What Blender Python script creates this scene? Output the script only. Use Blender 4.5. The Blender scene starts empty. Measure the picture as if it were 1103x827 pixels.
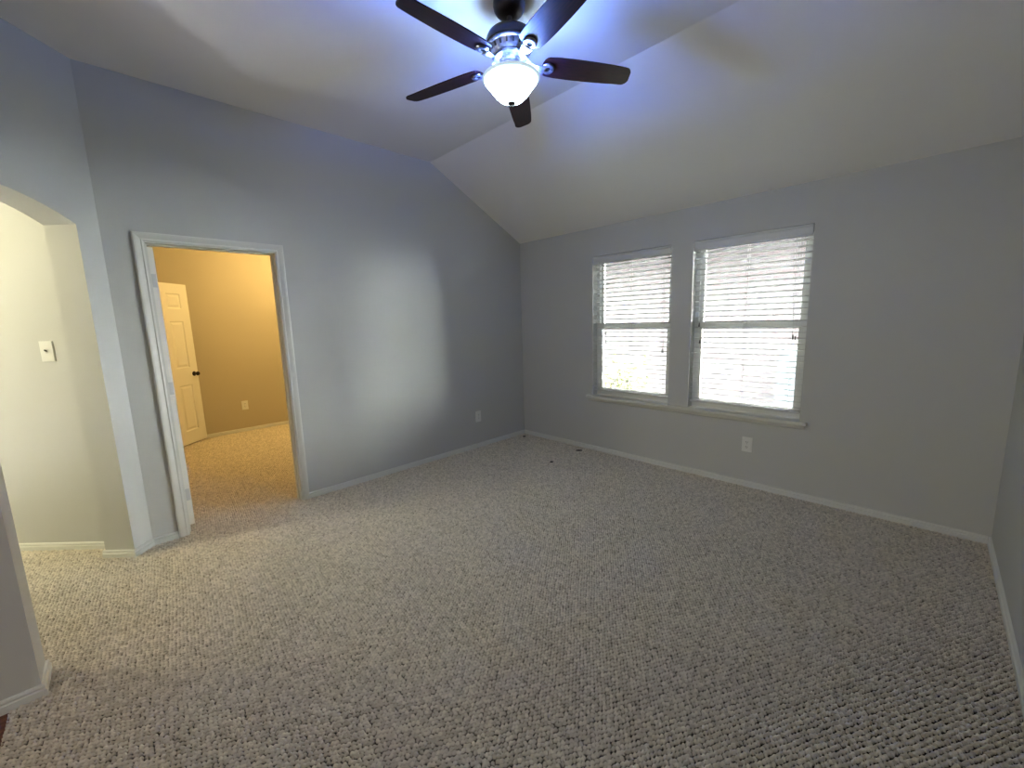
import bpy, bmesh, math, random
import numpy as np
from mathutils import Vector, Matrix

random.seed(7)
PI = math.pi
S = bpy.context.scene
COL = S.collection

# ------------------------------------------------------------------ camera
cam_d = bpy.data.cameras.new('camera')
cam = bpy.data.objects.new('camera', cam_d)
COL.objects.link(cam)
S.camera = cam
cam_d.sensor_width = 36.0
cam_d.sensor_fit = 'HORIZONTAL'
cam_d.lens = 443.934 / 1103.0 * 36.0
cam_d.clip_start = 0.02
yaw, pitch, roll = (math.radians(a) for a in (-45.7023, -8.7291, -1.6604))
F = Vector((math.sin(yaw) * math.cos(pitch), math.cos(yaw) * math.cos(pitch), math.sin(pitch)))
R = Vector((math.cos(yaw), -math.sin(yaw), 0))
U = R.cross(F)
R2 = R * math.cos(roll) + U * math.sin(roll)
U2 = U * math.cos(roll) - R * math.sin(roll)
M = Matrix((R2, U2, -F)).transposed().to_4x4()
M.translation = Vector((3.6623, -3.7777, 1.4585))
cam.matrix_world = M

# ------------------------------------------------------------------ view, world, sun
S.view_settings.view_transform = 'Standard'
S.view_settings.look = 'None'
S.view_settings.exposure = 0.57
S.view_settings.gamma = 1.0
S.view_settings.use_curve_mapping = False

W = bpy.data.worlds.new('sky')
S.world = W
W.use_nodes = True
bg = W.node_tree.nodes['Background']
bg.inputs['Color'].default_value = (0.98, 0.99, 0.93, 1)
bg.inputs['Strength'].default_value = 90.0

sun_d = bpy.data.lights.new('sun', 'SUN')
sun = bpy.data.objects.new('sun', sun_d)
COL.objects.link(sun)
sun_d.energy = 3.0
sun_d.angle = 0.009
sun_d.color = (1.0, 0.96, 0.9)
sun.rotation_euler = Vector((-0.50, -0.14, -0.85)).to_track_quat('-Z', 'Y').to_euler()


def point_light(name, loc, energy, color, radius, parent=None):
    d = bpy.data.lights.new(name, 'POINT')
    d.energy = energy
    d.color = color
    d.shadow_soft_size = radius
    o = bpy.data.objects.new(name, d)
    COL.objects.link(o)
    o.location = loc
    if parent:
        o.parent = parent
    return o


HALL_W, ROOM_W, BACK_W = 46.0, 47.0, 31.0
BULB_W, BOWL_E = 3.1, 22.5
FAN_COL = (0.04, 0.34, 3.3)
point_light('hall_ceiling_light', (-0.60, -5.75, 2.25), HALL_W, (1.0, 0.93, 0.60), 0.12)
point_light('side_room_ceiling_light', (-2.0, -1.75, 2.45), ROOM_W, (1.0, 0.68, 0.24), 0.12)
_d = bpy.data.lights.new('back_fill_light', 'AREA')  # added fill lamp behind the camera; no window is built there
_d.shape, _d.size, _d.size_y, _d.energy, _d.color = 'RECTANGLE', 1.4, 1.3, BACK_W, (1.0, 0.90, 0.74)
_o = bpy.data.objects.new('back_fill_light', _d)
COL.objects.link(_o)
_o.location = (3.9, -6.6, 1.5)
_o.rotation_euler = (PI / 2, 0, math.radians(48))


# ------------------------------------------------------------------ materials
def principled(name, color, rough=0.6, metal=0.0, **kw):
    m = bpy.data.materials.new(name)
    m.use_nodes = True
    b = m.node_tree.nodes['Principled BSDF']
    b.inputs['Base Color'].default_value = (*color, 1)
    b.inputs['Roughness'].default_value = rough
    b.inputs['Metallic'].default_value = metal
    for k, v in kw.items():
        b.inputs[k].default_value = v
    return m


def add_bump(m, scale, strength, distance=0.002, detail=3.0):
    nt = m.node_tree
    tc = nt.nodes.new('ShaderNodeTexCoord')
    n = nt.nodes.new('ShaderNodeTexNoise')
    n.inputs['Scale'].default_value = scale
    n.inputs['Detail'].default_value = detail
    b = nt.nodes.new('ShaderNodeBump')
    b.inputs['Strength'].default_value = strength
    b.inputs['Distance'].default_value = distance
    nt.links.new(tc.outputs['Object'], n.inputs['Vector'])
    nt.links.new(n.outputs['Fac'], b.inputs['Height'])
    nt.links.new(b.outputs['Normal'], nt.nodes['Principled BSDF'].inputs['Normal'])
    return m


def add_mottle(m, c0, c1, scale, stretch=(1, 1, 1), lo=0.35, hi=0.65):
    """Base colour wandering between two paints / stains of the thing itself."""
    nt = m.node_tree
    tc = nt.nodes.new('ShaderNodeTexCoord')
    mp = nt.nodes.new('ShaderNodeMapping')
    mp.inputs['Scale'].default_value = stretch
    n = nt.nodes.new('ShaderNodeTexNoise')
    n.inputs['Scale'].default_value = scale
    n.inputs['Detail'].default_value = 5
    r = nt.nodes.new('ShaderNodeValToRGB')
    r.color_ramp.elements[0].position = lo
    r.color_ramp.elements[1].position = hi
    r.color_ramp.elements[0].color = (*c0, 1)
    r.color_ramp.elements[1].color = (*c1, 1)
    nt.links.new(tc.outputs['Object'], mp.inputs['Vector'])
    nt.links.new(mp.outputs['Vector'], n.inputs['Vector'])
    nt.links.new(n.outputs['Fac'], r.inputs['Fac'])
    nt.links.new(r.outputs['Color'], nt.nodes['Principled BSDF'].inputs['Base Color'])
    return m


M_wall = add_bump(principled('grey_wall_paint', (0.52, 0.52, 0.50), 0.62), 170, 0.25)
M_ceil = add_bump(principled('ceiling_paint', (0.86, 0.85, 0.825), 0.75), 140, 0.3)
M_tan = add_bump(principled('tan_wall_paint', (0.50, 0.44, 0.33), 0.62), 170, 0.25)
M_trim = add_bump(principled('white_trim_paint', (0.66, 0.655, 0.61), 0.4), 40, 0.08)
M_door = add_bump(principled('white_door_paint', (0.74, 0.72, 0.66), 0.4), 60, 0.06)
M_vinyl = principled('white_vinyl', (0.78, 0.80, 0.80), 0.35)
M_blind = principled('blind_slat_white', (0.64, 0.645, 0.64), 0.45)
M_cord = principled('blind_cord', (0.55, 0.54, 0.52), 0.8)
M_dark = principled('dark_plastic', (0.02, 0.018, 0.016), 0.4)
M_plate = principled('white_plate_plastic', (0.75, 0.75, 0.72), 0.3)
M_hinge = principled('painted_hinge', (0.56, 0.56, 0.54), 0.45, 0.2)
M_bronze = principled('dark_bronze', (0.035, 0.026, 0.022), 0.3, 0.7)
M_motor = principled('dark_motor_bronze', (0.022, 0.017, 0.018), 0.35, 0.6)
M_pewter = add_mottle(principled('antique_pewter', (0.6, 0.6, 0.62), 0.28, 0.85), (0.10, 0.10, 0.115), (0.36, 0.36, 0.385), 35)
M_blade = add_mottle(principled('mahogany_blade', (0.05, 0.015, 0.012), 0.38, **{'Specular IOR Level': 0.3}), (0.007, 0.0018, 0.002), (0.030, 0.0060, 0.0065), 14, (1, 9, 9))
M_spot = principled('dark_spot', (0.012, 0.010, 0.009), 0.7)
M_conc = add_mottle(principled('concrete', (0.5, 0.5, 0.47), 0.9), (0.020, 0.020, 0.020), (0.024, 0.024, 0.023), 3)
M_fence = principled('pale_blue_panel', (0.011, 0.0155, 0.020), 0.6)
M_bark = principled('twig_bark', (0.16, 0.11, 0.06), 0.8)
M_eave = principled('eave_white', (0.08, 0.08, 0.08), 0.6)
M_shingle = principled('roof_shingle', (0.25, 0.23, 0.22), 0.9)
M_leaf = add_mottle(principled('yellow_green_leaf', (0.35, 0.45, 0.05), 0.5), (0.012, 0.025, 0.001), (0.040, 0.040, 0.0012), 6)

# bowl of the fan lamp: frosted glass lit from inside
M_bowl = principled('lit_frosted_glass', (0.85, 0.9, 0.92), 0.3)
_b = M_bowl.node_tree.nodes['Principled BSDF']
_b.inputs['Emission Color'].default_value = (0.58, 0.83, 0.97, 1)
_b.inputs['Emission Strength'].default_value = BOWL_E
M_rim = principled('frosted_glass_rim', (0.72, 0.80, 0.82), 0.2)
_b = M_rim.node_tree.nodes['Principled BSDF']
_b.inputs['Emission Color'].default_value = (0.62, 0.80, 0.92, 1)
_b.inputs['Emission Strength'].default_value = 0.35

# window glass: thin pane that lets light straight through with a surface sheen
M_glass = bpy.data.materials.new('window_glass')
M_glass.use_nodes = True
nt = M_glass.node_tree
nt.nodes.remove(nt.nodes['Principled BSDF'])
tr = nt.nodes.new('ShaderNodeBsdfTransparent')
gl = nt.nodes.new('ShaderNodeBsdfGlossy')
gl.inputs['Roughness'].default_value = 0.02
fr = nt.nodes.new('ShaderNodeFresnel')
fr.inputs['IOR'].default_value = 1.45
mx = nt.nodes.new('ShaderNodeMixShader')
tr.inputs['Color'].default_value = (0.93, 0.96, 0.96, 1)
nt.links.new(fr.outputs[0], mx.inputs[0])
nt.links.new(tr.outputs[0], mx.inputs[1])
nt.links.new(gl.outputs[0], mx.inputs[2])
nt.links.new(mx.outputs[0], nt.nodes['Material Output'].inputs['Surface'])

# brick of the neighbouring house
M_brick = principled('pale_pink_brick', (0.5, 0.35, 0.33), 0.85)
nt = M_brick.node_tree
tc = nt.nodes.new('ShaderNodeTexCoord')
mp = nt.nodes.new('ShaderNodeMapping')
mp.inputs['Rotation'].default_value = (PI / 2, 0, 0)
bk = nt.nodes.new('ShaderNodeTexBrick')
bk.inputs['Color1'].default_value = (0.0165, 0.0090, 0.0112, 1)
bk.inputs['Color2'].default_value = (0.0115, 0.0090, 0.0125, 1)
bk.inputs['Mortar'].default_value = (0.0185, 0.0170, 0.0185, 1)
bk.inputs['Scale'].default_value = 1.0
bk.inputs['Mortar Size'].default_value = 0.012
bk.inputs['Brick Width'].default_value = 0.22
bk.inputs['Row Height'].default_value = 0.075
nt.links.new(tc.outputs['Object'], mp.inputs['Vector'])
nt.links.new(mp.outputs['Vector'], bk.inputs['Vector'])
nt.links.new(bk.outputs['Color'], nt.nodes['Principled BSDF'].inputs['Base Color'])

# hardwood behind the carpet
M_wood = add_mottle(principled('red_brown_hardwood', (0.16, 0.05, 0.025), 0.3), (0.10, 0.028, 0.014), (0.20, 0.065, 0.03), 6, (12, 1, 1))

# berber carpet: yarn tone is stored per loop
M_carpet = principled('berber_carpet', (0.4, 0.37, 0.31), 0.95)
nt = M_carpet.node_tree
at = nt.nodes.new('ShaderNodeAttribute')
at.attribute_name = 'yarn'
rp = nt.nodes.new('ShaderNodeValToRGB')
e = rp.color_ramp.elements
e[0].position, e[0].color = 0.0, (0.05, 0.042, 0.035, 1)
e[1].position, e[1].color = 1.0, (0.78, 0.70, 0.575, 1)
q = e.new(0.25); q.color = (0.53, 0.465, 0.37, 1)
q = e.new(0.6); q.color = (0.65, 0.575, 0.465, 1)
tc = nt.nodes.new('ShaderNodeTexCoord')
nz = nt.nodes.new('ShaderNodeTexNoise')
nz.inputs['Scale'].default_value = 260
nz.inputs['Detail'].default_value = 2
bp = nt.nodes.new('ShaderNodeBump')
bp.inputs['Strength'].default_value = 0.6
bp.inputs['Distance'].default_value = 0.003
nt.links.new(tc.outputs['Object'], nz.inputs['Vector'])
nt.links.new(nz.outputs['Fac'], bp.inputs['Height'])
nt.links.new(at.outputs['Fac'], rp.inputs['Fac'])
nt.links.new(rp.outputs['Color'], nt.nodes['Principled BSDF'].inputs['Base Color'])
nt.links.new(bp.outputs['Normal'], nt.nodes['Principled BSDF'].inputs['Normal'])
nt.nodes['Principled BSDF'].inputs['Specular IOR Level'].default_value = 0.1


# ------------------------------------------------------------------ mesh helpers
def obj(name, bm, mat, parent=None, smooth=False, loc=None, recalc=True):
    if recalc:
        bmesh.ops.recalc_face_normals(bm, faces=bm.faces[:])
    me = bpy.data.meshes.new(name)
    bm.to_mesh(me)
    bm.free()
    me.materials.append(mat)
    if smooth:
        me.shade_smooth()
        me.set_sharp_from_angle(angle=math.radians(38))
    o = bpy.data.objects.new(name, me)
    COL.objects.link(o)
    if parent:
        o.parent = parent
    if loc is not None:
        o.location = loc
    return o


def tag(o, label=None, cat=None, group=None, kind=None):
    if label: o['label'] = label
    if cat: o['category'] = cat
    if group: o['group'] = group
    if kind: o['kind'] = kind
    return o


def struct(o, label, cat):
    return tag(o, label, cat, kind='structure')


def empty(name, loc, rotz=0.0):
    o = bpy.data.objects.new(name, None)
    COL.objects.link(o)
    o.location = loc
    o.rotation_euler = (0, 0, rotz)
    o.empty_display_size = 0.1
    return o


def add_box(bm, lo, hi, mat=None):
    lo, hi = Vector(lo), Vector(hi)
    c = (lo + hi) / 2
    d = hi - lo
    m = Matrix.Translation(c) @ Matrix.Diagonal((d.x, d.y, d.z, 1))
    if mat is not None:
        m = mat @ m
    return bmesh.ops.create_cube(bm, size=1.0, matrix=m)['verts']


def bevel_all(bm, w, seg=2):
    bmesh.ops.bevel(bm, geom=bm.edges[:], offset=w, segments=seg, profile=0.5, affect='EDGES', clamp_overlap=True)


def prism(bm, pts, ext):
    """polygon (3D points in order) extruded by vector ext; closed solid"""
    ext = Vector(ext)
    a = [bm.verts.new(Vector(p)) for p in pts]
    b = [bm.verts.new(Vector(p) + ext) for p in pts]
    n = len(pts)
    fa = bm.faces.new(a)
    fb = bm.faces.new(b[::-1])
    for i in range(n):
        j = (i + 1) % n
        bm.faces.new((a[j], a[i], b[i], b[j]))
    return fa, fb


def grid_wall(bm, us, vs, holes, P, depth_vec):
    """wall on a u/v grid with rectangular holes (cell indices); P(u,v) gives the 3D point"""
    d = Vector(depth_vec)
    nu, nv = len(us) - 1, len(vs) - 1
    A = {}
    B = {}
    def va(i, j):
        if (i, j) not in A:
            A[i, j] = bm.verts.new(Vector(P(us[i], vs[j])))
            B[i, j] = bm.verts.new(Vector(P(us[i], vs[j])) + d)
        return A[i, j], B[i, j]
    full = lambda i, j: 0 <= i < nu and 0 <= j < nv and (i, j) not in holes
    for i in range(nu):
        for j in range(nv):
            if not full(i, j):
                continue
            c = [va(i, j), va(i + 1, j), va(i + 1, j + 1), va(i, j + 1)]
            bm.faces.new([x[0] for x in c])
            bm.faces.new([x[1] for x in c][::-1])
            for k, (di, dj) in enumerate(((0, -1), (1, 0), (0, 1), (-1, 0))):
                if not full(i + di, j + dj):
                    p, q_ = c[k], c[(k + 1) % 4]
                    bm.faces.new((q_[0], p[0], p[1], q_[1]))


def lathe(bm, prof, seg=48, mat=None, cap=False):
    rings = []
    for r, z in prof:
        if r < 1e-6:
            rings.append([bm.verts.new(Vector((0, 0, z)))])
        else:
            rings.append([bm.verts.new(Vector((r * math.cos(2 * PI * k / seg), r * math.sin(2 * PI * k / seg), z))) for k in range(seg)])
    for a, b in zip(rings, rings[1:]):
        for k in range(seg):
            l = (k + 1) % seg
            if len(a) == 1 and len(b) == 1:
                continue
            if len(a) == 1:
                bm.faces.new((a[0], b[k], b[l]))
            elif len(b) == 1:
                bm.faces.new((a[k], a[l], b[0]))
            else:
                bm.faces.new((a[k], a[l], b[l], b[k]))
    if cap:
        for r in (rings[0], rings[-1]):
            if len(r) > 2:
                bm.faces.new(r)
    if mat is not None:
        bmesh.ops.transform(bm, matrix=mat, verts=[v for r in rings for v in r])


def tube(bm, pts, r, seg=8):
    pts = [Vector(p) for p in pts]
    rs = r if isinstance(r, (list, tuple)) else [r] * len(pts)
    rings = []
    for i, p in enumerate(pts):
        t = (pts[min(i + 1, len(pts) - 1)] - pts[max(i - 1, 0)]).normalized()
        a = t.cross(Vector((0, 0, 1)))
        if a.length < 1e-3:
            a = t.cross(Vector((1, 0, 0)))
        a.normalize()
        b = t.cross(a)
        rings.append([bm.verts.new(p + (a * math.cos(2 * PI * k / seg) + b * math.sin(2 * PI * k / seg)) * rs[i]) for k in range(seg)])
    for a, b in zip(rings, rings[1:]):
        for k in range(seg):
            l = (k + 1) % seg
            bm.faces.new((a[k], a[l], b[l], b[k]))
    bm.faces.new(rings[0][::-1])
    bm.faces.new(rings[-1])


def sweep_path(bm, path, prof, side):
    """profile (offset from wall, height) swept along a plan polyline with mitred corners;
    side=+1: room lies left of the travel direction, -1: right"""
    path = [Vector((p[0], p[1])) for p in path]
    n = len(path)
    def nrm(a, b):
        d = (b - a).normalized()
        return Vector((-d.y, d.x)) * side
    rings = []
    for i, p in enumerate(path):
        if i == 0:
            m = nrm(path[0], path[1])
        elif i == n - 1:
            m = nrm(path[-2], path[-1])
        else:
            a, b = nrm(path[i - 1], p), nrm(p, path[i + 1])
            m = (a + b) / (1 + a.dot(b))
        rings.append([bm.verts.new((p.x + m.x * o, p.y + m.y * o, z)) for o, z in prof])
    k = len(prof)
    for a, b in zip(rings, rings[1:]):
        for i in range(k):
            j = (i + 1) % k
            bm.faces.new((a[i], a[j], b[j], b[i]))
    bm.faces.new(rings[0])
    bm.faces.new(rings[-1][::-1])


# ------------------------------------------------------------------ room dimensions
WX = 4.0246                # width of window wall
EAVE, CEIL, CREASE = 2.387, 3.036, -1.2537
YC = -3.715                # where the left wall turns into the diagonal wall
BACK = -7.6
s = 2 ** -0.5
P0 = Vector((0, YC, 0))
T = Vector((s, -s, 0))     # along the diagonal wall, towards the camera
N = Vector((s, s, 0))      # out of the diagonal wall, into the room
DG = lambda t, n, z=0.0: P0 + T * t + N * n + Vector((0, 0, z))
DY0, DY1, DZ = -3.513, -2.751, 2.032     # clear door opening
RO = 0.02                  # jamb thickness

# ---- floor: berber carpet with a real pile, one loop after another on a staggered lattice
def carpet_floor():
    g = 0.0040
    x0, x1, y0, y1 = -3.20, WX + 0.02, -5.9, 0.02
    nx, ny = int((x1 - x0) / g), int((y1 - y0) / g)
    X = x0 + np.arange(nx + 1) * g
    Y = y0 + np.arange(ny + 1) * g
    cx, cy = np.meshgrid((X[:-1] + X[1:]) / 2, (Y[:-1] + Y[1:]) / 2)
    main = (cx > -0.001) & (cy > -4.232)
    main |= (cx < 1.236) & (cx > 0.0) & (cy > -4.9)
    room = (cx < 0.01) & (cy > -3.64) & (cy < -0.9)
    dx, dy = cx - P0.x, cy - P0.y
    tt, nn = (dx - dy) * s, (dx + dy) * s
    hall = (tt > 0.0) & (tt < 1.32) & (nn < 0.1) & (nn > -2.2)
    keep = main | room | hall
    jj, ii = np.nonzero(keep)
    vid = np.full((ny + 1, nx + 1), -1, np.int64)
    corner = np.stack([jj * (nx + 1) + ii, jj * (nx + 1) + ii + 1, (jj + 1) * (nx + 1) + ii + 1, (jj + 1) * (nx + 1) + ii], 1)
    used, inv = np.unique(corner.ravel(), return_inverse=True)
    vx = X[used % (nx + 1)]
    vy = Y[used // (nx + 1)]
    a, b = 0.0156, 0.0168            # loop pitch along a row, row spacing; rows run at 60 degrees to x
    wx = vx + 0.004 * np.sin(vy * 5.1 + 1.3 * np.sin(vx * 3.7)) + 0.0015 * np.sin(vy * 41 + vx * 23)
    wy = vy + 0.004 * np.sin(vx * 4.3 + 1.7 * np.sin(vy * 2.9)) + 0.0015 * np.sin(vx * 37 - vy * 19)
    wx, wy = wx * 0.5 + wy * 0.8660, wy * 0.5 - wx * 0.8660
    def hsh(i, j, k):
        v = (i.astype(np.int64) * 73856093) ^ (j.astype(np.int64) * 19349663) ^ (k * 83492791)
        v = ((v ^ (v >> 13)) * 1274126177) & 0x7fffffff
        v = ((v ^ (v >> 15)) * 668265263) & 0x7fffffff
        return ((v >> 7) & 0xffff) / 65535.0
    r0 = np.floor(wy / b)
    best = np.full(vx.shape, -1.0)
    tone = np.zeros(vx.shape)
    for dj in (-1, 0, 1, 2):
        j = r0 + dj
        off = np.where(np.mod(j, 2) == 0, 0.0, 0.5)
        c0 = np.floor(wx / a - off)
        for di in (0, 1):
            i = c0 + di
            px = (i + off + 0.24 * (hsh(i, j, 1) - 0.5)) * a
            py = (j + 0.24 * (hsh(i, j, 2) - 0.5)) * b
            ang = (hsh(i, j, 3) - 0.5) * 0.9 
            ca, sa = np.cos(ang), np.sin(ang)
            ex, ey = (wx - px), (wy - py)
            e1 = (ex * ca + ey * sa) / (0.0079 + 0.0012 * hsh(i, j, 4))
            e2 = (-ex * sa + ey * ca) / 0.0071
            h = (1 - e1 * e1 - e2 * e2) * (0.75 + 0.5 * hsh(i, j, 5))
            up = h > best
            best = np.where(up, h, best)
            tone = np.where(up, hsh(i, j, 6), tone)
    z = -0.015 + 0.015 * np.sqrt(np.clip(best, 0, 1.25) / 1.25)
    tone = np.where(best < 0.03, 0.0, 0.25 + 0.75 * tone)
    me = bpy.data.meshes.new('floor')
    nv, nf = len(used), len(jj)
    me.vertices.add(nv)
    me.loops.add(nf * 4)
    me.polygons.add(nf)
    me.vertices.foreach_set('co', np.stack([vx, vy, z], 1).astype(np.float32).ravel())
    me.loops.foreach_set('vertex_index', inv.astype(np.int32).ravel())
    me.polygons.foreach_set('loop_start', (np.arange(nf) * 4).astype(np.int32))
    me.polygons.foreach_set('loop_total', np.full(nf, 4, np.int32))
    at_ = me.attributes.new('yarn', 'FLOAT', 'POINT')
    at_.data.foreach_set('value', tone.astype(np.float32))
    me.update(calc_edges=True)
    me.polygons.foreach_set('use_smooth', np.ones(nf, bool))
    me.materials.append(M_carpet)
    o = bpy.data.objects.new('floor', me)
    COL.objects.link(o)
    return o


struct(carpet_floor(), 'beige looped berber carpet covering the room floor', 'floor')

bm = bmesh.new()
add_box(bm, (1.0, BACK, -0.06), (WX, -4.226, -0.012))
struct(obj('floor_hardwood', bm, M_wood), 'red brown hardwood floor at the bottom left edge of the carpet', 'floor')
bm = bmesh.new()
add_box(bm, (-3.3, -6.0, -0.14), (WX + 0.1, 0.1, -0.062))
struct(obj('floor_slab', bm, M_conc), 'concrete slab under the carpet', 'floor')

# ---- walls
bm = bmesh.new()
prism(bm, [(0, y, z) for y, z in ((YC, -0.06), (DY0 - RO, -0.06), (DY0 - RO, DZ + RO), (DY1 + RO, DZ + RO), (DY1 + RO, -0.06),
                                 (0, -0.06), (0, EAVE), (CREASE, CEIL), (YC, CEIL))], (-0.12, 0, 0))
struct(obj('wall_left', bm, M_wall), 'long grey wall with the cased doorway', 'wall')

x1, x2, x3, x4, zb, zt = 1.066, 1.925, 2.118, 2.985, 0.60, 2.097
bm = bmesh.new()
grid_wall(bm, [-0.12, x1, x2, x3, x4, WX + 0.12], [-0.06, zb, zt, EAVE], {(1, 1), (3, 1)}, lambda u, v: (u, 0, v), (0, 0.15, 0))
struct(obj('wall_front', bm, M_wall), 'grey wall with the two windows', 'wall')

bm = bmesh.new()
prism(bm, [(WX, y, z) for y, z in ((BACK, -0.06), (0, -0.06), (0, EAVE), (CREASE, CEIL), (BACK, CEIL))], (0.12, 0, 0))
struct(obj('wall_right', bm, M_wall), 'bare grey wall at the right edge of the room', 'wall')

# diagonal wall with the arched opening
J0, J1, SPR, RISE, TH = 0.137, 1.20, 2.087, 0.130, 0.195
arch = []
for k in range(33):
    u = J0 + (J1 - J0) * k / 32
    c, a = (J0 + J1) / 2, (J1 - J0) / 2
    arch.append((u, SPR + RISE * (1 - abs((u - c) / a) ** 2.2)))
bm = bmesh.new()
prism(bm, [DG(t, 0, z) for t, z in [(0, -0.06), (J0, -0.06)] + arch + [(J1, -0.06), (1.49, -0.06), (1.49, CEIL), (0, CEIL)]], -N * TH)
struct(obj('wall_diagonal', bm, M_wall), 'angled grey wall pierced by the arched opening to the hall', 'wall')

bm = bmesh.new()
add_box(bm, (1.055, BACK, -0.06), (1.222, -4.142, CEIL))
struct(obj('wall_near', bm, M_wall), 'end of a grey partition wall at the lower left corner', 'wall')
bm = bmesh.new()
add_box(bm, (1.0, BACK - 0.12, -0.06), (WX + 0.12, BACK, CEIL))
struct(obj('wall_back', bm, M_wall), 'grey wall behind the viewpoint', 'wall')

# ceiling, level over most of the room and sloping down to the window wall
bm = bmesh.new()
sl = (CEIL - EAVE) / -CREASE
prism(bm, [(-0.3, y, z) for y, z in ((BACK - 0.12, CEIL), (CREASE, CEIL), (0.0, EAVE), (0.35, EAVE - 0.35 * -sl * -1), (0.35, EAVE - 0.35 * sl + 0.16), (CREASE, CEIL + 0.16), (BACK - 0.12, CEIL + 0.16))], (WX + 0.42, 0, 0))
struct(obj('ceiling', bm, M_ceil), 'vaulted ceiling sloping down to the window wall', 'ceiling')

# hall behind the arch
bm = bmesh.new()
prism(bm, [DG(-0.08, -TH, -0.06), DG(0.024, -TH, -0.06), DG(0.024, -2.4, -0.06), DG(-0.08, -2.4, -0.06)], (0, 0, 2.6))
struct(obj('wall_hall', bm, M_wall), 'brightly lit pale hall wall seen through the arch', 'wall')
bm = bmesh.new()
prism(bm, [DG(1.30, -TH, -0.06), DG(1.40, -TH, -0.06), DG(1.40, -2.4, -0.06), DG(1.30, -2.4, -0.06)], (0, 0, 2.6))
struct(obj('wall_hall_opposite', bm, M_wall), 'far side wall of the hall, out of view', 'wall')
bm = bmesh.new()
prism(bm, [DG(-0.08, -2.4, -0.06), DG(1.40, -2.4, -0.06), DG(1.40, -2.5, -0.06), DG(-0.08, -2.5, -0.06)], (0, 0, 2.6))
struct(obj('wall_hall_end', bm, M_wall), 'end wall of the hall, out of view', 'wall')
bm = bmesh.new()
prism(bm, [DG(-0.08, -TH, 2.54), DG(1.40, -TH, 2.54), DG(1.40, -2.5, 2.54), DG(-0.08, -2.5, 2.54)], (0, 0, 0.1))
struct(obj('ceiling_hall', bm, M_ceil), 'hall ceiling beyond the arch', 'ceiling')

# side room behind the doorway
FX = -3.175
bm = bmesh.new()
add_box(bm, (FX - 0.12, -3.76, -0.06), (FX, -0.8, 2.74))
struct(obj('wall_side_room', bm, M_tan), 'warm lit tan wall seen through the doorway', 'wall')
bm = bmesh.new()
add_box(bm, (FX, -3.76, -0.06), (-0.135, -3.64, 2.74))
struct(obj('wall_side_room_left', bm, M_tan), 'left wall of the side room behind the open door', 'wall')
bm = bmesh.new()
add_box(bm, (FX - 0.12, -0.92, -0.06), (-0.12, -0.8, 2.74))
struct(obj('wall_side_room_right', bm, M_tan), 'right wall of the side room, out of view', 'wall')
bm = bmesh.new()
add_box(bm, (FX - 0.12, -3.76, 2.74), (-0.12, -0.8, 2.84))
struct(obj('ceiling_side_room', bm, M_ceil), 'ceiling of the side room', 'ceiling')

# ---- baseboards
BB = [(0, -0.012), (0.014, -0.012), (0.014, 0.020), (0.0085, 0.024), (0.0085, 0.028), (0.0115, 0.032), (0.008, 0.040), (0, 0.043)]


def baseboard(name, path, side, label):
    bm = bmesh.new()
    sweep_path(bm, path, BB, side)
    return struct(obj(name, bm, M_trim), label, 'baseboard')


baseboard('baseboard_left', [(0, -2.687), (0, 0)], -1, 'white baseboard right of the doorway')
baseboard('baseboard_front', [(0.014, 0), (WX - 0.014, 0)], -1, 'white baseboard under the two windows')
baseboard('baseboard_right', [(WX, 0), (WX, BACK)], -1, 'white baseboard along the right wall')
p_ = [(0, -3.578), (0, YC), DG(J0, 0)[:2], DG(J0, -TH - 0.012)[:2]]
baseboard('baseboard_corner', p_, 1, 'short white baseboard between doorway and arch jamb')
baseboard('baseboard_near', [(1.222, BACK), (1.222, -4.142), (1.055, -4.142), (1.055, -4.74)], -1, 'white baseboard wrapping the partition wall end at lower left')
baseboard('baseboard_hall', [DG(0.024, -TH)[:2], DG(0.024, -2.4)[:2]], 1, 'white baseboard under the light switch in the hall')
baseboard('baseboard_side_room', [(FX, -3.64), (FX, -0.92)], -1, 'white baseboard along the tan wall of the side room')

# ---- doorway: jamb, stop and casing
bm = bmesh.new()
U_ = lambda e, z: [(DY0 - e, -0.012), (DY0 - e, z), (DY1 + e, z), (DY1 + e, -0.012)]
def ring_u(bm, inner, outer, xa, xb):
    pts = [(xa, y, z) for y, z in outer] + [(xa, y, z) for y, z in inner[::-1]]
    prism(bm, pts, (xb - xa, 0, 0))
ring_u(bm, U_(0.0, DZ), U_(RO, DZ + RO), 0.004, -0.124)
ring_u(bm, U_(-0.011, DZ - 0.011), U_(0.001, DZ + 0.001), -0.045, -0.080)
jamb = struct(obj('trim_1', bm, M_trim), 'white door jamb lining the doorway', 'door jamb')

CAS = [(0.0, 0.0), (0.0, 0.010), (0.010, 0.013), (0.016, 0.010), (0.024, 0.012), (0.040, 0.017), (0.050, 0.018), (0.057, 0.015), (0.057, 0.0)]
def casing(bm, x, sgn):
    rings = []
    for (y, z, sy, sz) in ((DY0 - 0.005, -0.010, -1, 0), (DY0 - 0.005, DZ + 0.005, -1, 1), (DY1 + 0.005, DZ + 0.005, 1, 1), (DY1 + 0.005, -0.010, 1, 0)):
        rings.append([bm.verts.new((x + sgn * t, y + sy * w, z + sz * w)) for w, t in CAS])
    k = len(CAS)
    for a, b in zip(rings, rings[1:]):
        for i in range(k):
            j = (i + 1) % k
            bm.faces.new((a[i], a[j], b[j], b[i]))
    bm.faces.new(rings[0])
    bm.faces.new(rings[-1][::-1])
bm = bmesh.new()
casing(bm, 0.0, 1)
struct(obj('trim_2', bm, M_trim), 'white moulded casing around the doorway', 'door casing')
bm = bmesh.new()
casing(bm, -0.12, -1)
struct(obj('trim_3', bm, M_trim), 'door casing on the side room face of the doorway', 'door casing')


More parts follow.
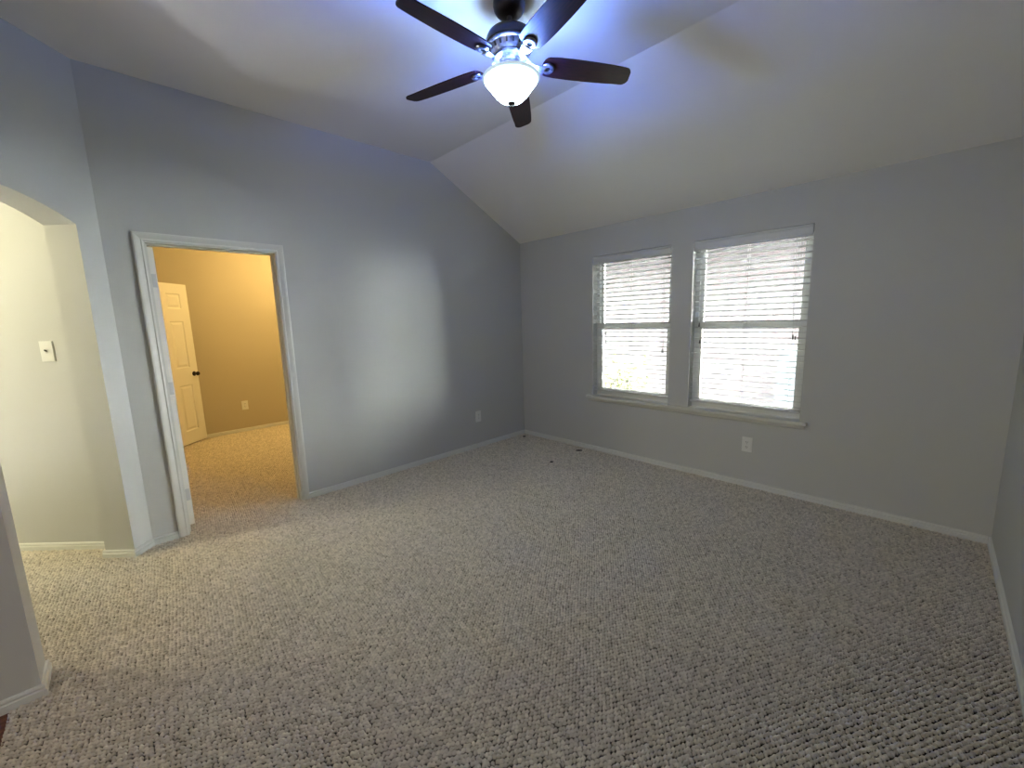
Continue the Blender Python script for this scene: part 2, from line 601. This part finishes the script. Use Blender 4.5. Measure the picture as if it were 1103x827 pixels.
# ---- doors
def panel_face(bm, us, vs, cells, y, sgn):
    """front skin of a panelled door on a u/v grid with sunken, raised-centre panels"""
    vd = {}
    def vert(u, v, d=0.0):
        k = (round(u, 5), round(v, 5), round(d, 5))
        if k not in vd:
            vd[k] = bm.verts.new((u, y - sgn * d, v))
        return vd[k]
    for i in range(len(us) - 1):
        for j in range(len(vs) - 1):
            a0, a1, b0, b1 = us[i], us[i + 1], vs[j], vs[j + 1]
            if (i, j) not in cells:
                bm.faces.new([vert(a0, b0), vert(a1, b0), vert(a1, b1), vert(a0, b1)])
                continue
            prev = [vert(a0, b0), vert(a1, b0), vert(a1, b1), vert(a0, b1)]
            for ins, d in ((0.010, 0.009), (0.020, 0.009), (0.042, 0.002)):
                cur = [vert(a0 + ins, b0 + ins, d), vert(a1 - ins, b0 + ins, d), vert(a1 - ins, b1 - ins, d), vert(a0 + ins, b1 - ins, d)]
                for k in range(4):
                    l = (k + 1) % 4
                    bm.faces.new((prev[k], prev[l], cur[l], cur[k]))
                prev = cur
            bm.faces.new(prev)


def panel_door(name, width, height, th, base):
    us = [0, 0.115, 0.325, 0.435, 0.645, width]
    vs = [base, 0.180, 0.765, 0.985, 1.570, 1.725, 1.910, height]
    cells = {(i, j) for i in (1, 3) for j in (1, 3, 5)}
    bm = bmesh.new()
    panel_face(bm, us, vs, cells, 0.0, 1)
    panel_face(bm, us, vs, cells, -th, -1)
    bnd = [e for e in bm.edges if e.is_boundary]
    for (ua, ub, va, vb) in ((0, 0, base, height), (width, width, base, height), (0, width, base, base), (0, width, height, height)):
        vsx = [v for v in bm.verts if abs(v.co.x - min(max(v.co.x, ua), ub)) < 1e-6 and abs(v.co.z - min(max(v.co.z, va), vb)) < 1e-6 and (abs(v.co.y) < 1e-6 or abs(v.co.y + th) < 1e-6)]
        f = sorted([v for v in vsx if abs(v.co.y) < 1e-6], key=lambda v: v.co.x + v.co.z)
        b = sorted([v for v in vsx if abs(v.co.y + th) < 1e-6], key=lambda v: v.co.x + v.co.z)
        for k in range(len(f) - 1):
            bm.faces.new((f[k], f[k + 1], b[k + 1], b[k]))
    return obj(name, bm, M_door)


def knob(parent, loc, sgn, mat):
    bm = bmesh.new()
    m = Matrix.Translation(loc) @ Matrix.Rotation(-sgn * PI / 2, 4, 'X')
    lathe(bm, [(0, 0), (0.031, 0.0), (0.031, 0.004), (0.024, 0.009), (0.011, 0.012), (0.010, 0.028), (0.018, 0.034), (0.0265, 0.044), (0.0265, 0.054), (0.020, 0.063), (0, 0.066)], 24, m)
    o = obj('door_knob', bm, mat, parent, smooth=True)
    tag(o, 'dark bronze door knob')
    return o


# door of this doorway: folded back into the side room, hinge edge towards us
d1 = panel_door('door_1', 0.755, 2.022, 0.035, 0.016)
d1.matrix_world = Matrix.Translation((-0.1275, -3.466, 0)) @ Matrix.Rotation(math.radians(184), 4, 'Z') @ Matrix.Translation((0, 0.035, 0))
struct(d1, 'open white door standing in the doorway, seen from its hinge edge', 'door')
for z in (0.25, 1.05, 1.80):
    bm = bmesh.new()
    add_box(bm, (-0.0012, -0.030, z - 0.045), (0.001, -0.001, z + 0.045))
    m = Matrix.Translation((-0.0045, 0.003, z - 0.045))
    lathe(bm, [(0, 0), (0.0055, 0), (0.0055, 0.09), (0, 0.09)], 10, m)
    tag(obj('hinge', bm, M_hinge, d1), 'steel door hinge')
knob(d1, (0.69, 0.0, 0.90), 1, M_bronze)
knob(d1, (0.69, -0.035, 0.90), -1, M_bronze)

# six panel door standing ajar in the side room
d2 = panel_door('door_2', 0.76, 2.030, 0.035, 0.014)
d2.matrix_world = Matrix.Translation((-2.580, -3.493, 0)) @ Matrix.Rotation(math.radians(135), 4, 'Z') @ Matrix.Translation((0, 0.035, 0))
struct(d2, 'cream six panel door standing ajar in the side room', 'door')
knob(d2, (0.695, 0.0, 0.895), 1, M_bronze)
knob(d2, (0.695, -0.035, 0.895), -1, M_bronze)
for z in (0.25, 1.05, 1.80):
    bm = bmesh.new()
    add_box(bm, (-0.0012, -0.030, z - 0.045), (0.001, -0.001, z + 0.045))
    tag(obj('hinge', bm, M_hinge, d2), 'steel door hinge')


# ---- windows
def window(name, xa, xb, label):
    ya, yb = 0.085, 0.145
    z0, z1, mid = 0.62, zt, 1.366
    fw = 0.034
    bm = bmesh.new()
    grid_wall(bm, [xa, xa + fw, xb - fw, xb], [z0, z0 + fw, z1 - fw, z1], {(1, 1)}, lambda u, v: (u, ya, v), (0, yb - ya, 0))
    w = struct(obj(name, bm, M_vinyl), label, 'window')
    a, b = xa + fw, xb - fw
    sw = 0.032
    bm = bmesh.new()
    grid_wall(bm, [a, a + sw, b - sw, b], [mid - 0.03, mid + 0.028, z1 - fw - sw, z1 - fw], {(1, 1)}, lambda u, v: (u, ya + 0.030, v), (0, 0.024, 0))
    us_ = obj('upper_sash', bm, M_vinyl, w)
    bm = bmesh.new()
    grid_wall(bm, [a, a + sw, b - sw, b], [z0 + fw, z0 + fw + 0.045, mid - 0.03, mid + 0.028], {(1, 1)}, lambda u, v: (u, ya + 0.002, v), (0, 0.026, 0))
    ls = obj('lower_sash', bm, M_vinyl, w)
    for par, y, za, zb_ in ((us_, ya + 0.042, mid, z1 - fw - sw + 0.004), (ls, ya + 0.015, z0 + fw + 0.04, mid - 0.026)):
        bm = bmesh.new()
        add_box(bm, (a + sw - 0.004, y - 0.0015, za), (b - sw + 0.004, y + 0.0015, zb_))
        tag(obj('pane', bm, M_glass, par), 'clear glass pane')
    bm = bmesh.new()
    add_box(bm, ((a + b) / 2 - 0.03, ya - 0.010, mid + 0.008), ((a + b) / 2 + 0.03, ya + 0.002, mid + 0.022))
    bevel_all(bm, 0.003)
    obj('sash_lock', bm, M_vinyl, ls)
    return w


window('window_1', x1, x2, 'left single hung window behind its white blind')
window('window_2', x3, x4, 'right single hung window behind its white blind')

# stool and apron under both windows
bm = bmesh.new()
prism(bm, [(x, y, 0.597) for x, y in ((1.006, -0.046), (3.036, -0.046), (3.036, -0.0005), (x4 - 0.001, -0.0005), (x4 - 0.001, 0.086), (x3 + 0.001, 0.086), (x3 + 0.001, -0.0005),
                                      (x2 - 0.001, -0.0005), (x2 - 0.001, 0.086), (x1 + 0.001, 0.086), (x1 + 0.001, -0.0005), (1.006, -0.0005))], (0, 0, 0.022))
pr = [(-0.0005, 0.560), (-0.012, 0.560), (-0.022, 0.568), (-0.026, 0.582), (-0.034, 0.5975), (-0.0005, 0.5975)]
prism(bm, [(1.020, y, z) for y, z in pr], (2.002, 0, 0))
struct(obj('trim_4', bm, M_trim), 'long white window sill with apron running under both windows', 'window sill')


# ---- blinds
def blind(xa, xb, label, cords, tassel):
    xa, xb = xa + 0.006, xb - 0.006
    root = empty('window_blind', ((xa + xb) / 2, 0.04, 0.62))
    tag(root, label, 'blind', 'horizontal slat blinds in the two windows')
    ox, oy, oz = root.location
    L = xa - ox
    Rr = xb - ox
    # moulded valance
    bm = bmesh.new()
    pf = [(0.000, 2.010), (-0.010, 2.010), (-0.014, 2.020), (-0.010, 2.030), (-0.010, 2.072), (-0.016, 2.080), (-0.016, 2.092), (0.0, 2.092)]
    prism(bm, [(L, y - 0.028, z - oz) for y, z in pf], (Rr - L, 0, 0))
    obj('valance', bm, M_blind, root)
    bm = bmesh.new()
    add_box(bm, (L + 0.004, -0.024, 2.042 - oz), (Rr - 0.004, 0.026, 2.090 - oz))
    obj('headrail', bm, M_vinyl, root)
    # slats, tilted room edge up
    tilt = math.radians(9)
    bm = bmesh.new()
    n = 29
    ztop, zbot = 1.992, 0.714
    for i in range(n):
        z = ztop + (zbot - ztop) * i / (n - 1) - oz
        t_ = tilt + math.radians(random.uniform(-0.8, 0.8))
        sec = []
        for k in range(6):
            u = -0.025 + 0.05 * k / 5
            sec.append((u, 0.0022 * (1 - (u / 0.025) ** 2)))
        top = [(u, c + 0.0014) for u, c in sec]
        bot = [(u, c - 0.0014) for u, c in sec][::-1]
        pts = []
        for u, c in top + bot:
            pts.append((L + 0.002, u * math.cos(t_) + c * math.sin(t_), z - u * math.sin(t_) + c * math.cos(t_)))
        prism(bm, pts, (Rr - L - 0.004, 0, 0))
    obj('slats', bm, M_blind, root, smooth=True)
    bm = bmesh.new()
    add_box(bm, (L + 0.002, -0.024, 0.672 - oz), (Rr - 0.002, 0.024, 0.692 - oz))
    bevel_all(bm, 0.005)
    obj('bottom_rail', bm, M_blind, root)
    for u in (0.10, 0.5, 0.90):
        bm = bmesh.new()
        x = L + (Rr - L) * u
        for y in (-0.0262, 0.0262):
            tube(bm, [(x, y, 2.045 - oz), (x, y, 0.68 - oz)], 0.0011, 6)
        for i in range(n):
            z = ztop + (zbot - ztop) * i / (n - 1) - oz - 0.004
            tube(bm, [(x, -0.0262, z + 0.003), (x, 0.0262, z - 0.005)], 0.0008, 4)
        obj('ladder_cord', bm, M_cord, root)
    for (x, zend, dx_) in cords:
        bm = bmesh.new()
        tube(bm, [(x - ox, -0.033, 2.03 - oz), (x - ox + dx_ * 0.4, -0.034, (2.03 + zend) / 2 - oz), (x - ox + dx_, -0.034, zend - oz)], 0.0012, 6)
        c = obj('pull_cord', bm, M_cord, root)
        bm = bmesh.new()
        lathe(bm, [(0.002, 0.008), (0.0035, 0.006), (0.006, -0.018), (0.0065, -0.026), (0.0, -0.028)], 12, Matrix.Translation((x - ox + dx_, -0.034, zend - oz)))
        tag(obj('tassel', bm, M_dark, c, smooth=True), 'dark cord tassel')
    return root


blind(x1, x2, 'white slat blind hanging in the left window', [(1.222, 1.305, 0), (1.230, 1.216, 0), (1.872, 1.142, -0.012), (1.850, 1.140, 0.002)], 0)
blind(x3, x4, 'white slat blind hanging in the right window', [(2.190, 1.385, 0), (2.200, 1.235, 0), (2.925, 1.275, -0.008), (2.870, 1.280, 0.030)], 0)

# ---- ceiling fan
FANX, FANY, BZ = 2.027, -2.126, 2.733
fan = empty('ceiling_fan', (FANX, FANY, CEIL))
tag(fan, 'five blade dark mahogany ceiling fan with lit glass bowl', 'ceiling fan')
Z = lambda z: z - CEIL
bm = bmesh.new()
lathe(bm, [(0, Z(3.036)), (0.078, Z(3.036)), (0.081, Z(3.016)), (0.077, Z(2.997)), (0.068, Z(2.982)), (0.054, Z(2.972)), (0.034, Z(2.966)), (0.0, Z(2.964))], 40)
obj('canopy', bm, M_motor, fan, smooth=True)
bm = bmesh.new()
lathe(bm, [(0, Z(2.97)), (0.013, Z(2.97)), (0.013, Z(2.89)), (0, Z(2.89))], 20)
obj('downrod', bm, M_motor, fan, smooth=True)
bm = bmesh.new()
lathe(bm, [(0, Z(2.915)), (0.030, Z(2.914)), (0.034, Z(2.900)), (0.085, Z(2.893)), (0.112, Z(2.878)), (0.122, Z(2.858)), (0.122, Z(2.836)), (0.116, Z(2.830)), (0, Z(2.830))], 56)
obj('motor_housing', bm, M_motor, fan, smooth=True)
bm = bmesh.new()
lathe(bm, [(0, Z(2.831)), (0.117, Z(2.831)), (0.119, Z(2.826)), (0.114, Z(2.820)), (0.108, Z(2.818)), (0.096, Z(2.790)), (0.088, Z(2.782)), (0.090, Z(2.776)), (0.084, Z(2.768)), (0.06, Z(2.762)), (0.052, Z(2.750)), (0, Z(2.750))], 56)
band = obj('vent_band', bm, M_pewter, fan, smooth=True)
bm = bmesh.new()
add_box(bm, (-0.004, -0.0045, -0.009), (0.0015, 0.0045, 0.009))
slot0 = obj('vent_slot', bm, M_dark, band)
for k in range(20):
    sl_ = slot0 if k == 0 else slot0.copy()
    if k:
        COL.objects.link(sl_)
    sl_.matrix_local = Matrix.Rotation(2 * PI * k / 20, 4, 'Z') @ Matrix.Translation((0.1035, 0, Z(2.8045))) @ Matrix.Rotation(math.radians(22), 4, 'Y')
bm = bmesh.new()
lathe(bm, [(0, Z(2.752)), (0.050, Z(2.752)), (0.056, Z(2.742)), (0.050, Z(2.728)), (0.055, Z(2.722)), (0.064, Z(2.712)), (0.064, Z(2.696)), (0.055, Z(2.690)), (0, Z(2.690))], 48)
obj('light_fitter', bm, M_pewter, fan, smooth=True)

# bowl: bell-shaped frosted glass open at the top
RIMZ = 2.678
bm = bmesh.new()
pb = [(0.138, RIMZ), (0.134, RIMZ - 0.010), (0.124, RIMZ - 0.022), (0.112, RIMZ - 0.036), (0.099, RIMZ - 0.054), (0.083, RIMZ - 0.074), (0.062, RIMZ - 0.092), (0.040, RIMZ - 0.103), (0.018, RIMZ - 0.108), (0.0, RIMZ - 0.109)]
lathe(bm, [(r, Z(z)) for r, z in pb] , 56)
bowl = obj('glass_bowl', bm, M_bowl, fan, smooth=True)
tag(bowl, 'glowing frosted glass bowl')
bm = bmesh.new()
lathe(bm, [(r, Z(z)) for r, z in ((0.135, RIMZ - 0.006), (0.142, RIMZ - 0.003), (0.147, RIMZ + 0.002), (0.147, RIMZ + 0.006), (0.141, RIMZ + 0.007), (0.132, RIMZ + 0.001), (0.135, RIMZ - 0.006))], 56)
obj('bowl_rim', bm, M_rim, bowl, smooth=True)
bm = bmesh.new()
lathe(bm, [(r, Z(z)) for r, z in ((0.0, RIMZ - 0.104), (0.017, RIMZ - 0.105), (0.020, RIMZ - 0.111), (0.016, RIMZ - 0.117), (0.008, RIMZ - 0.121), (0.009, RIMZ - 0.127), (0.005, RIMZ - 0.133), (0.0, RIMZ - 0.134))], 28)
tag(obj('finial', bm, M_bronze, fan, smooth=True), 'dark bronze finial under the bowl')
for k in range(3):
    a = 2 * PI * k / 3 + 0.4
    bm = bmesh.new()
    c = Vector((0.065 * math.cos(a), 0.065 * math.sin(a), Z(RIMZ - 0.030)))
    bmesh.ops.create_uvsphere(bm, u_segments=16, v_segments=10, radius=0.016, matrix=Matrix.Translation(c - Vector((0, 0, 0.018))))
    obj('light_bulb', bm, M_bowl, fan, smooth=True)
    tube_bm = bmesh.new()
    tube(tube_bm, [c + Vector((0, 0, -0.004)), c * 0.8 + Vector((0, 0, 0.2 * c.z + 0.022))], 0.012, 12)
    obj('bulb_socket', tube_bm, M_plate, fan, smooth=True)
    a += PI / 3
    point_light('fan_light', (0.070 * math.cos(a), 0.070 * math.sin(a), Z(RIMZ - 0.012)), BULB_W, FAN_COL, 0.02, fan)


def blade_outline():
    pts = []
    r0, r1, w0, w1 = 0.165, 0.650, 0.058, 0.056
    for k in range(9):                                   # rounded root
        a = PI / 2 + PI * k / 8
        pts.append((r0 + 0.030 + 0.030 * math.cos(a), w0 * math.sin(a)))
    lower = [(0.24, -0.0625), (0.32, -0.0645), (0.42, -0.0635), (0.52, -0.060), (0.58, -w1)]
    pts += lower
    rc = 0.036
    for k in range(7):
        a = -PI / 2 + PI / 2 * k / 6
        pts.append((r1 - rc - 0.006 + rc * math.cos(a), -w1 + 0.003 + rc + rc * math.sin(a)))
    for k in range(7):
        a = PI / 2 * k / 6
        pts.append((r1 - rc + rc * math.cos(a), w1 - rc + rc * math.sin(a)))
    pts += [(x, -y) for x, y in lower[::-1]]
    return pts


BLADE_PITCH = math.radians(12)
for k in range(5):
    ang = math.radians(55.787 - 72 * k)
    mat = Matrix.Translation((0, 0, Z(BZ + 0.021))) @ Matrix.Rotation(ang, 4, 'Z') @ Matrix.Rotation(math.radians(1.9), 4, 'Y') @ Matrix.Rotation(-BLADE_PITCH, 4, 'X')
    bm = bmesh.new()
    prism(bm, [(x, y, 0.0) for x, y in blade_outline()], (0, 0, 0.006))
    bl = obj('blade', bm, M_blade, fan)
    bl.matrix_local = mat
    # cast blade bracket: curved arm with a round medallion screwed under the blade
    bm = bmesh.new()
    arm = [(0.060, 0, 0.034), (0.085, 0, 0.030), (0.105, 0, 0.012), (0.125, 0, -0.006), (0.150, 0, -0.012), (0.175, 0, -0.009)]
    prev = None
    rings = []
    for (x, y, z), w, h in zip(arm, (0.024, 0.020, 0.017, 0.018, 0.024, 0.028), (0.008, 0.008, 0.007, 0.007, 0.006, 0.006)):
        rings.append([bm.verts.new((x, w, z - h)), bm.verts.new((x, w * 0.6, z)), bm.verts.new((x, -w * 0.6, z)), bm.verts.new((x, -w, z - h)), bm.verts.new((x, 0, z - h * 1.8))])
    for a, b in zip(rings, rings[1:]):
        for i in range(5):
            j = (i + 1) % 5
            bm.faces.new((a[i], a[j], b[j], b[i]))
    bm.faces.new(rings[0])
    bm.faces.new(rings[-1][::-1])
    lathe(bm, [(0.013, -0.0005), (0.030, -0.0005), (0.034, -0.006), (0.030, -0.012), (0.022, -0.014), (0.013, -0.011), (0.013, -0.0005)], 28, Matrix.Translation((0.196, 0, 0)))
    br = obj('blade_bracket', bm, M_pewter, bl, smooth=True)
    tag(br, 'ornate pewter blade bracket')
    bm = bmesh.new()
    lathe(bm, [(0, -0.001), (0.0125, -0.001), (0.0125, -0.006), (0.006, -0.008), (0, -0.008)], 16, Matrix.Translation((0.196, 0, 0)))
    obj('screw_cap', bm, M_motor, bl, smooth=True)


# ---- outlets and switch
def plate_bm(w=0.070, h=0.115, t=0.006):
    bm = bmesh.new()
    add_box(bm, (-w / 2, -t, -h / 2), (w / 2, 0, h / 2))
    bmesh.ops.bevel(bm, geom=[e for e in bm.edges if all(v.co.y < -t / 2 for v in e.verts)], offset=0.003, segments=2, affect='EDGES')
    return bm


def outlet(loc, rotz, label, scale=1.0):
    root = empty('wall_outlet', loc, rotz)
    tag(root, label, 'outlet', 'wall outlets')
    obj('cover_plate', plate_bm(0.079, 0.127), M_plate, root)
    for z in (-0.021, 0.021):
        bm = bmesh.new()
        pts = []
        for k in range(20):
            a = 2 * PI * k / 20
            pts.append((0.0165 * math.cos(a), -0.0055, z + max(-0.0125, min(0.0125, 0.0165 * math.sin(a)))))
        prism(bm, pts, (0, -0.003, 0))
        sk = obj('socket', bm, M_plate, root)
        bm = bmesh.new()
        for x, h in ((-0.0062, 0.0045), (0.0062, 0.0035)):
            add_box(bm, (x - 0.0017, -0.0092, z + 0.003 - h), (x + 0.0017, -0.0080, z + 0.003 + h))
        lathe(bm, [(0, 0.0), (0.0026, 0.0), (0.0026, 0.0012), (0, 0.0012)], 12, Matrix.Translation((0, -0.0080, z - 0.0075)) @ Matrix.Rotation(PI / 2, 4, 'X'))
        tag(obj('slots', bm, M_dark, sk), 'dark plug slots')
    bm = bmesh.new()
    lathe(bm, [(0, 0), (0.0035, 0), (0.0025, 0.0015), (0, 0.0018)], 12, Matrix.Translation((0, -0.006, 0)) @ Matrix.Rotation(PI / 2, 4, 'X'))
    obj('screw', bm, M_hinge, root)
    return root


outlet((0.0, -0.772, 0.362), PI / 2, 'white outlet low on the grey wall right of the doorway')
outlet((2.630, 0.0, 0.362), 0.0, 'white outlet on the window wall under the right window')
outlet((FX, -2.465, 0.372), PI / 2, 'white outlet on the tan wall seen through the doorway')

sw_loc = DG(0.024, -TH - 0.25, 1.350)
sw = empty('light_switch', sw_loc, math.atan2(T.y, T.x) + PI / 2)
tag(sw, 'white toggle light switch on the bright hall wall', 'light switch')
obj('cover_plate', plate_bm(0.088, 0.130), M_plate, sw)
bm = bmesh.new()
add_box(bm, (-0.0055, -0.0075, -0.012), (0.0055, -0.0055, 0.012))
obj('toggle_slot', bm, M_hinge, sw)
bm = bmesh.new()
prism(bm, [(-0.004, -0.006, -0.005), (-0.004, -0.006, 0.006), (-0.004, -0.017, 0.012), (-0.004, -0.018, 0.006)], (0.008, 0, 0))
obj('toggle', bm, M_bronze, sw)

# ---- small dark spots on the carpet, built as thin raised pieces
def spot(loc, sx, sy, label):
    bm = bmesh.new()
    n = 11
    ring = []
    for k in range(n):
        a = 2 * PI * k / n
        r = random.uniform(0.75, 1.1)
        ring.append((sx * r * math.cos(a), sy * r * math.sin(a), 0.0))
    fa, fb = prism(bm, ring, (0, 0, 0.009))
    bmesh.ops.bevel(bm, geom=[e for e in bm.edges if all(v.co.z > 0.008 for v in e.verts)], offset=0.003, segments=2, affect='EDGES')
    o = obj('carpet_spot', bm, M_spot, smooth=True)
    o.location = loc
    o.rotation_euler = (0, 0, math.radians(45))
    tag(o, label, 'spot', 'dark spots on the carpet')


spot((0.125, -0.135, -0.002), 0.020, 0.014, 'small dark scrap on the carpet in the room corner')
spot((0.990, -0.150, -0.002), 0.036, 0.013, 'dark scrap on the carpet close to the baseboard under the left window')
spot((1.000, -0.640, -0.002), 0.022, 0.012, 'small dark scrap on open carpet furthest from the baseboard')

# ---- outside: side yard, neighbouring brick house, shrub
bm = bmesh.new()
add_box(bm, (-12, 0.16, -0.35), (12, 14, -0.25))
struct(obj('yard_ground', bm, M_conc), 'pale paved side yard outside the windows', 'ground')
nh = empty('neighbor_house', (0, 4.0, -0.25))
tag(nh, 'pale pink brick house beyond the windows', 'house')
bm = bmesh.new()
add_box(bm, (-7, 0, 0), (4.35, 3.5, 2.95))  # right end cut short, out of view, so skylight reaches the left wall
obj('brick_wall', bm, M_brick, nh)
bm = bmesh.new()
prism(bm, [(-7.3, y, z) for y, z in ((-1.3, 2.85), (4.2, 2.85), (4.2, 3.02), (1.45, 4.4), (-1.3, 3.05))], (11.75, 0, 0))  # overhang deepened, out of view, to keep skylight off the brick
obj('shading_roof', bm, M_shingle, nh)
bm = bmesh.new()
add_box(bm, (-7.3, -1.325, 2.84), (4.45, -1.301, 3.06))
obj('fascia', bm, M_eave, nh)

fp = empty('yard_panel', (2.16, 3.55, -0.25))
tag(fp, 'pale blue upright panel outside at the right side of the right window', 'panel')
bm = bmesh.new()
add_box(bm, (-0.14, -0.02, 0), (0.15, 0.02, 1.16))
obj('board', bm, M_fence, fp)
bm = bmesh.new()
add_box(bm, (-0.16, -0.035, 1.16), (0.17, 0.035, 1.20))
obj('cap', bm, M_eave, fp)

sh = empty('shrub', (0.32, 1.75, -0.25))
tag(sh, 'yellow green leafy shrub outside the left window', 'shrub')
bm = bmesh.new()
leaf = bmesh.new()
for k in range(26):
    a = random.uniform(0, 2 * PI)
    lean = random.uniform(0.05, 0.55)
    h = random.uniform(0.55, 1.22)
    base = Vector((0.04 * math.cos(a), 0.04 * math.sin(a), 0))
    tip = Vector((lean * math.cos(a), lean * math.sin(a), h))
    midp = base.lerp(tip, 0.5) + Vector((-0.05 * math.cos(a), -0.05 * math.sin(a), 0.06))
    tube(bm, [base, midp, tip], [0.010, 0.006, 0.003], 6)
    for i in range(30):
        u = random.uniform(0.3, 1.0)
        p = (base.lerp(midp, u * 2) if u < 0.5 else midp.lerp(tip, u * 2 - 1))
        d = Vector((random.gauss(0, 1), random.gauss(0, 1), random.gauss(0.2, 0.7))).normalized()
        w = d.cross(Vector((random.gauss(0, 1), random.gauss(0, 1), random.gauss(0, 1)))).normalized()
        ln, wd = random.uniform(0.05, 0.095), random.uniform(0.012, 0.022)
        nrm_ = d.cross(w)
        q0, q1, q2, q3 = p, p + d * ln * 0.5 + w * wd, p + d * ln, p + d * ln * 0.5 - w * wd
        c = p + d * ln * 0.5 + nrm_ * 0.006
        vs_ = [leaf.verts.new(v) for v in (q0, q1, q2, q3, c)]
        for i0, i1 in ((0, 1), (1, 2), (2, 3), (3, 0)):
            leaf.faces.new((vs_[i0], vs_[i1], vs_[4]))
obj('stems', bm, M_bark, sh, smooth=True)
tag(obj('foliage', leaf, M_leaf, sh, recalc=False), kind='stuff')
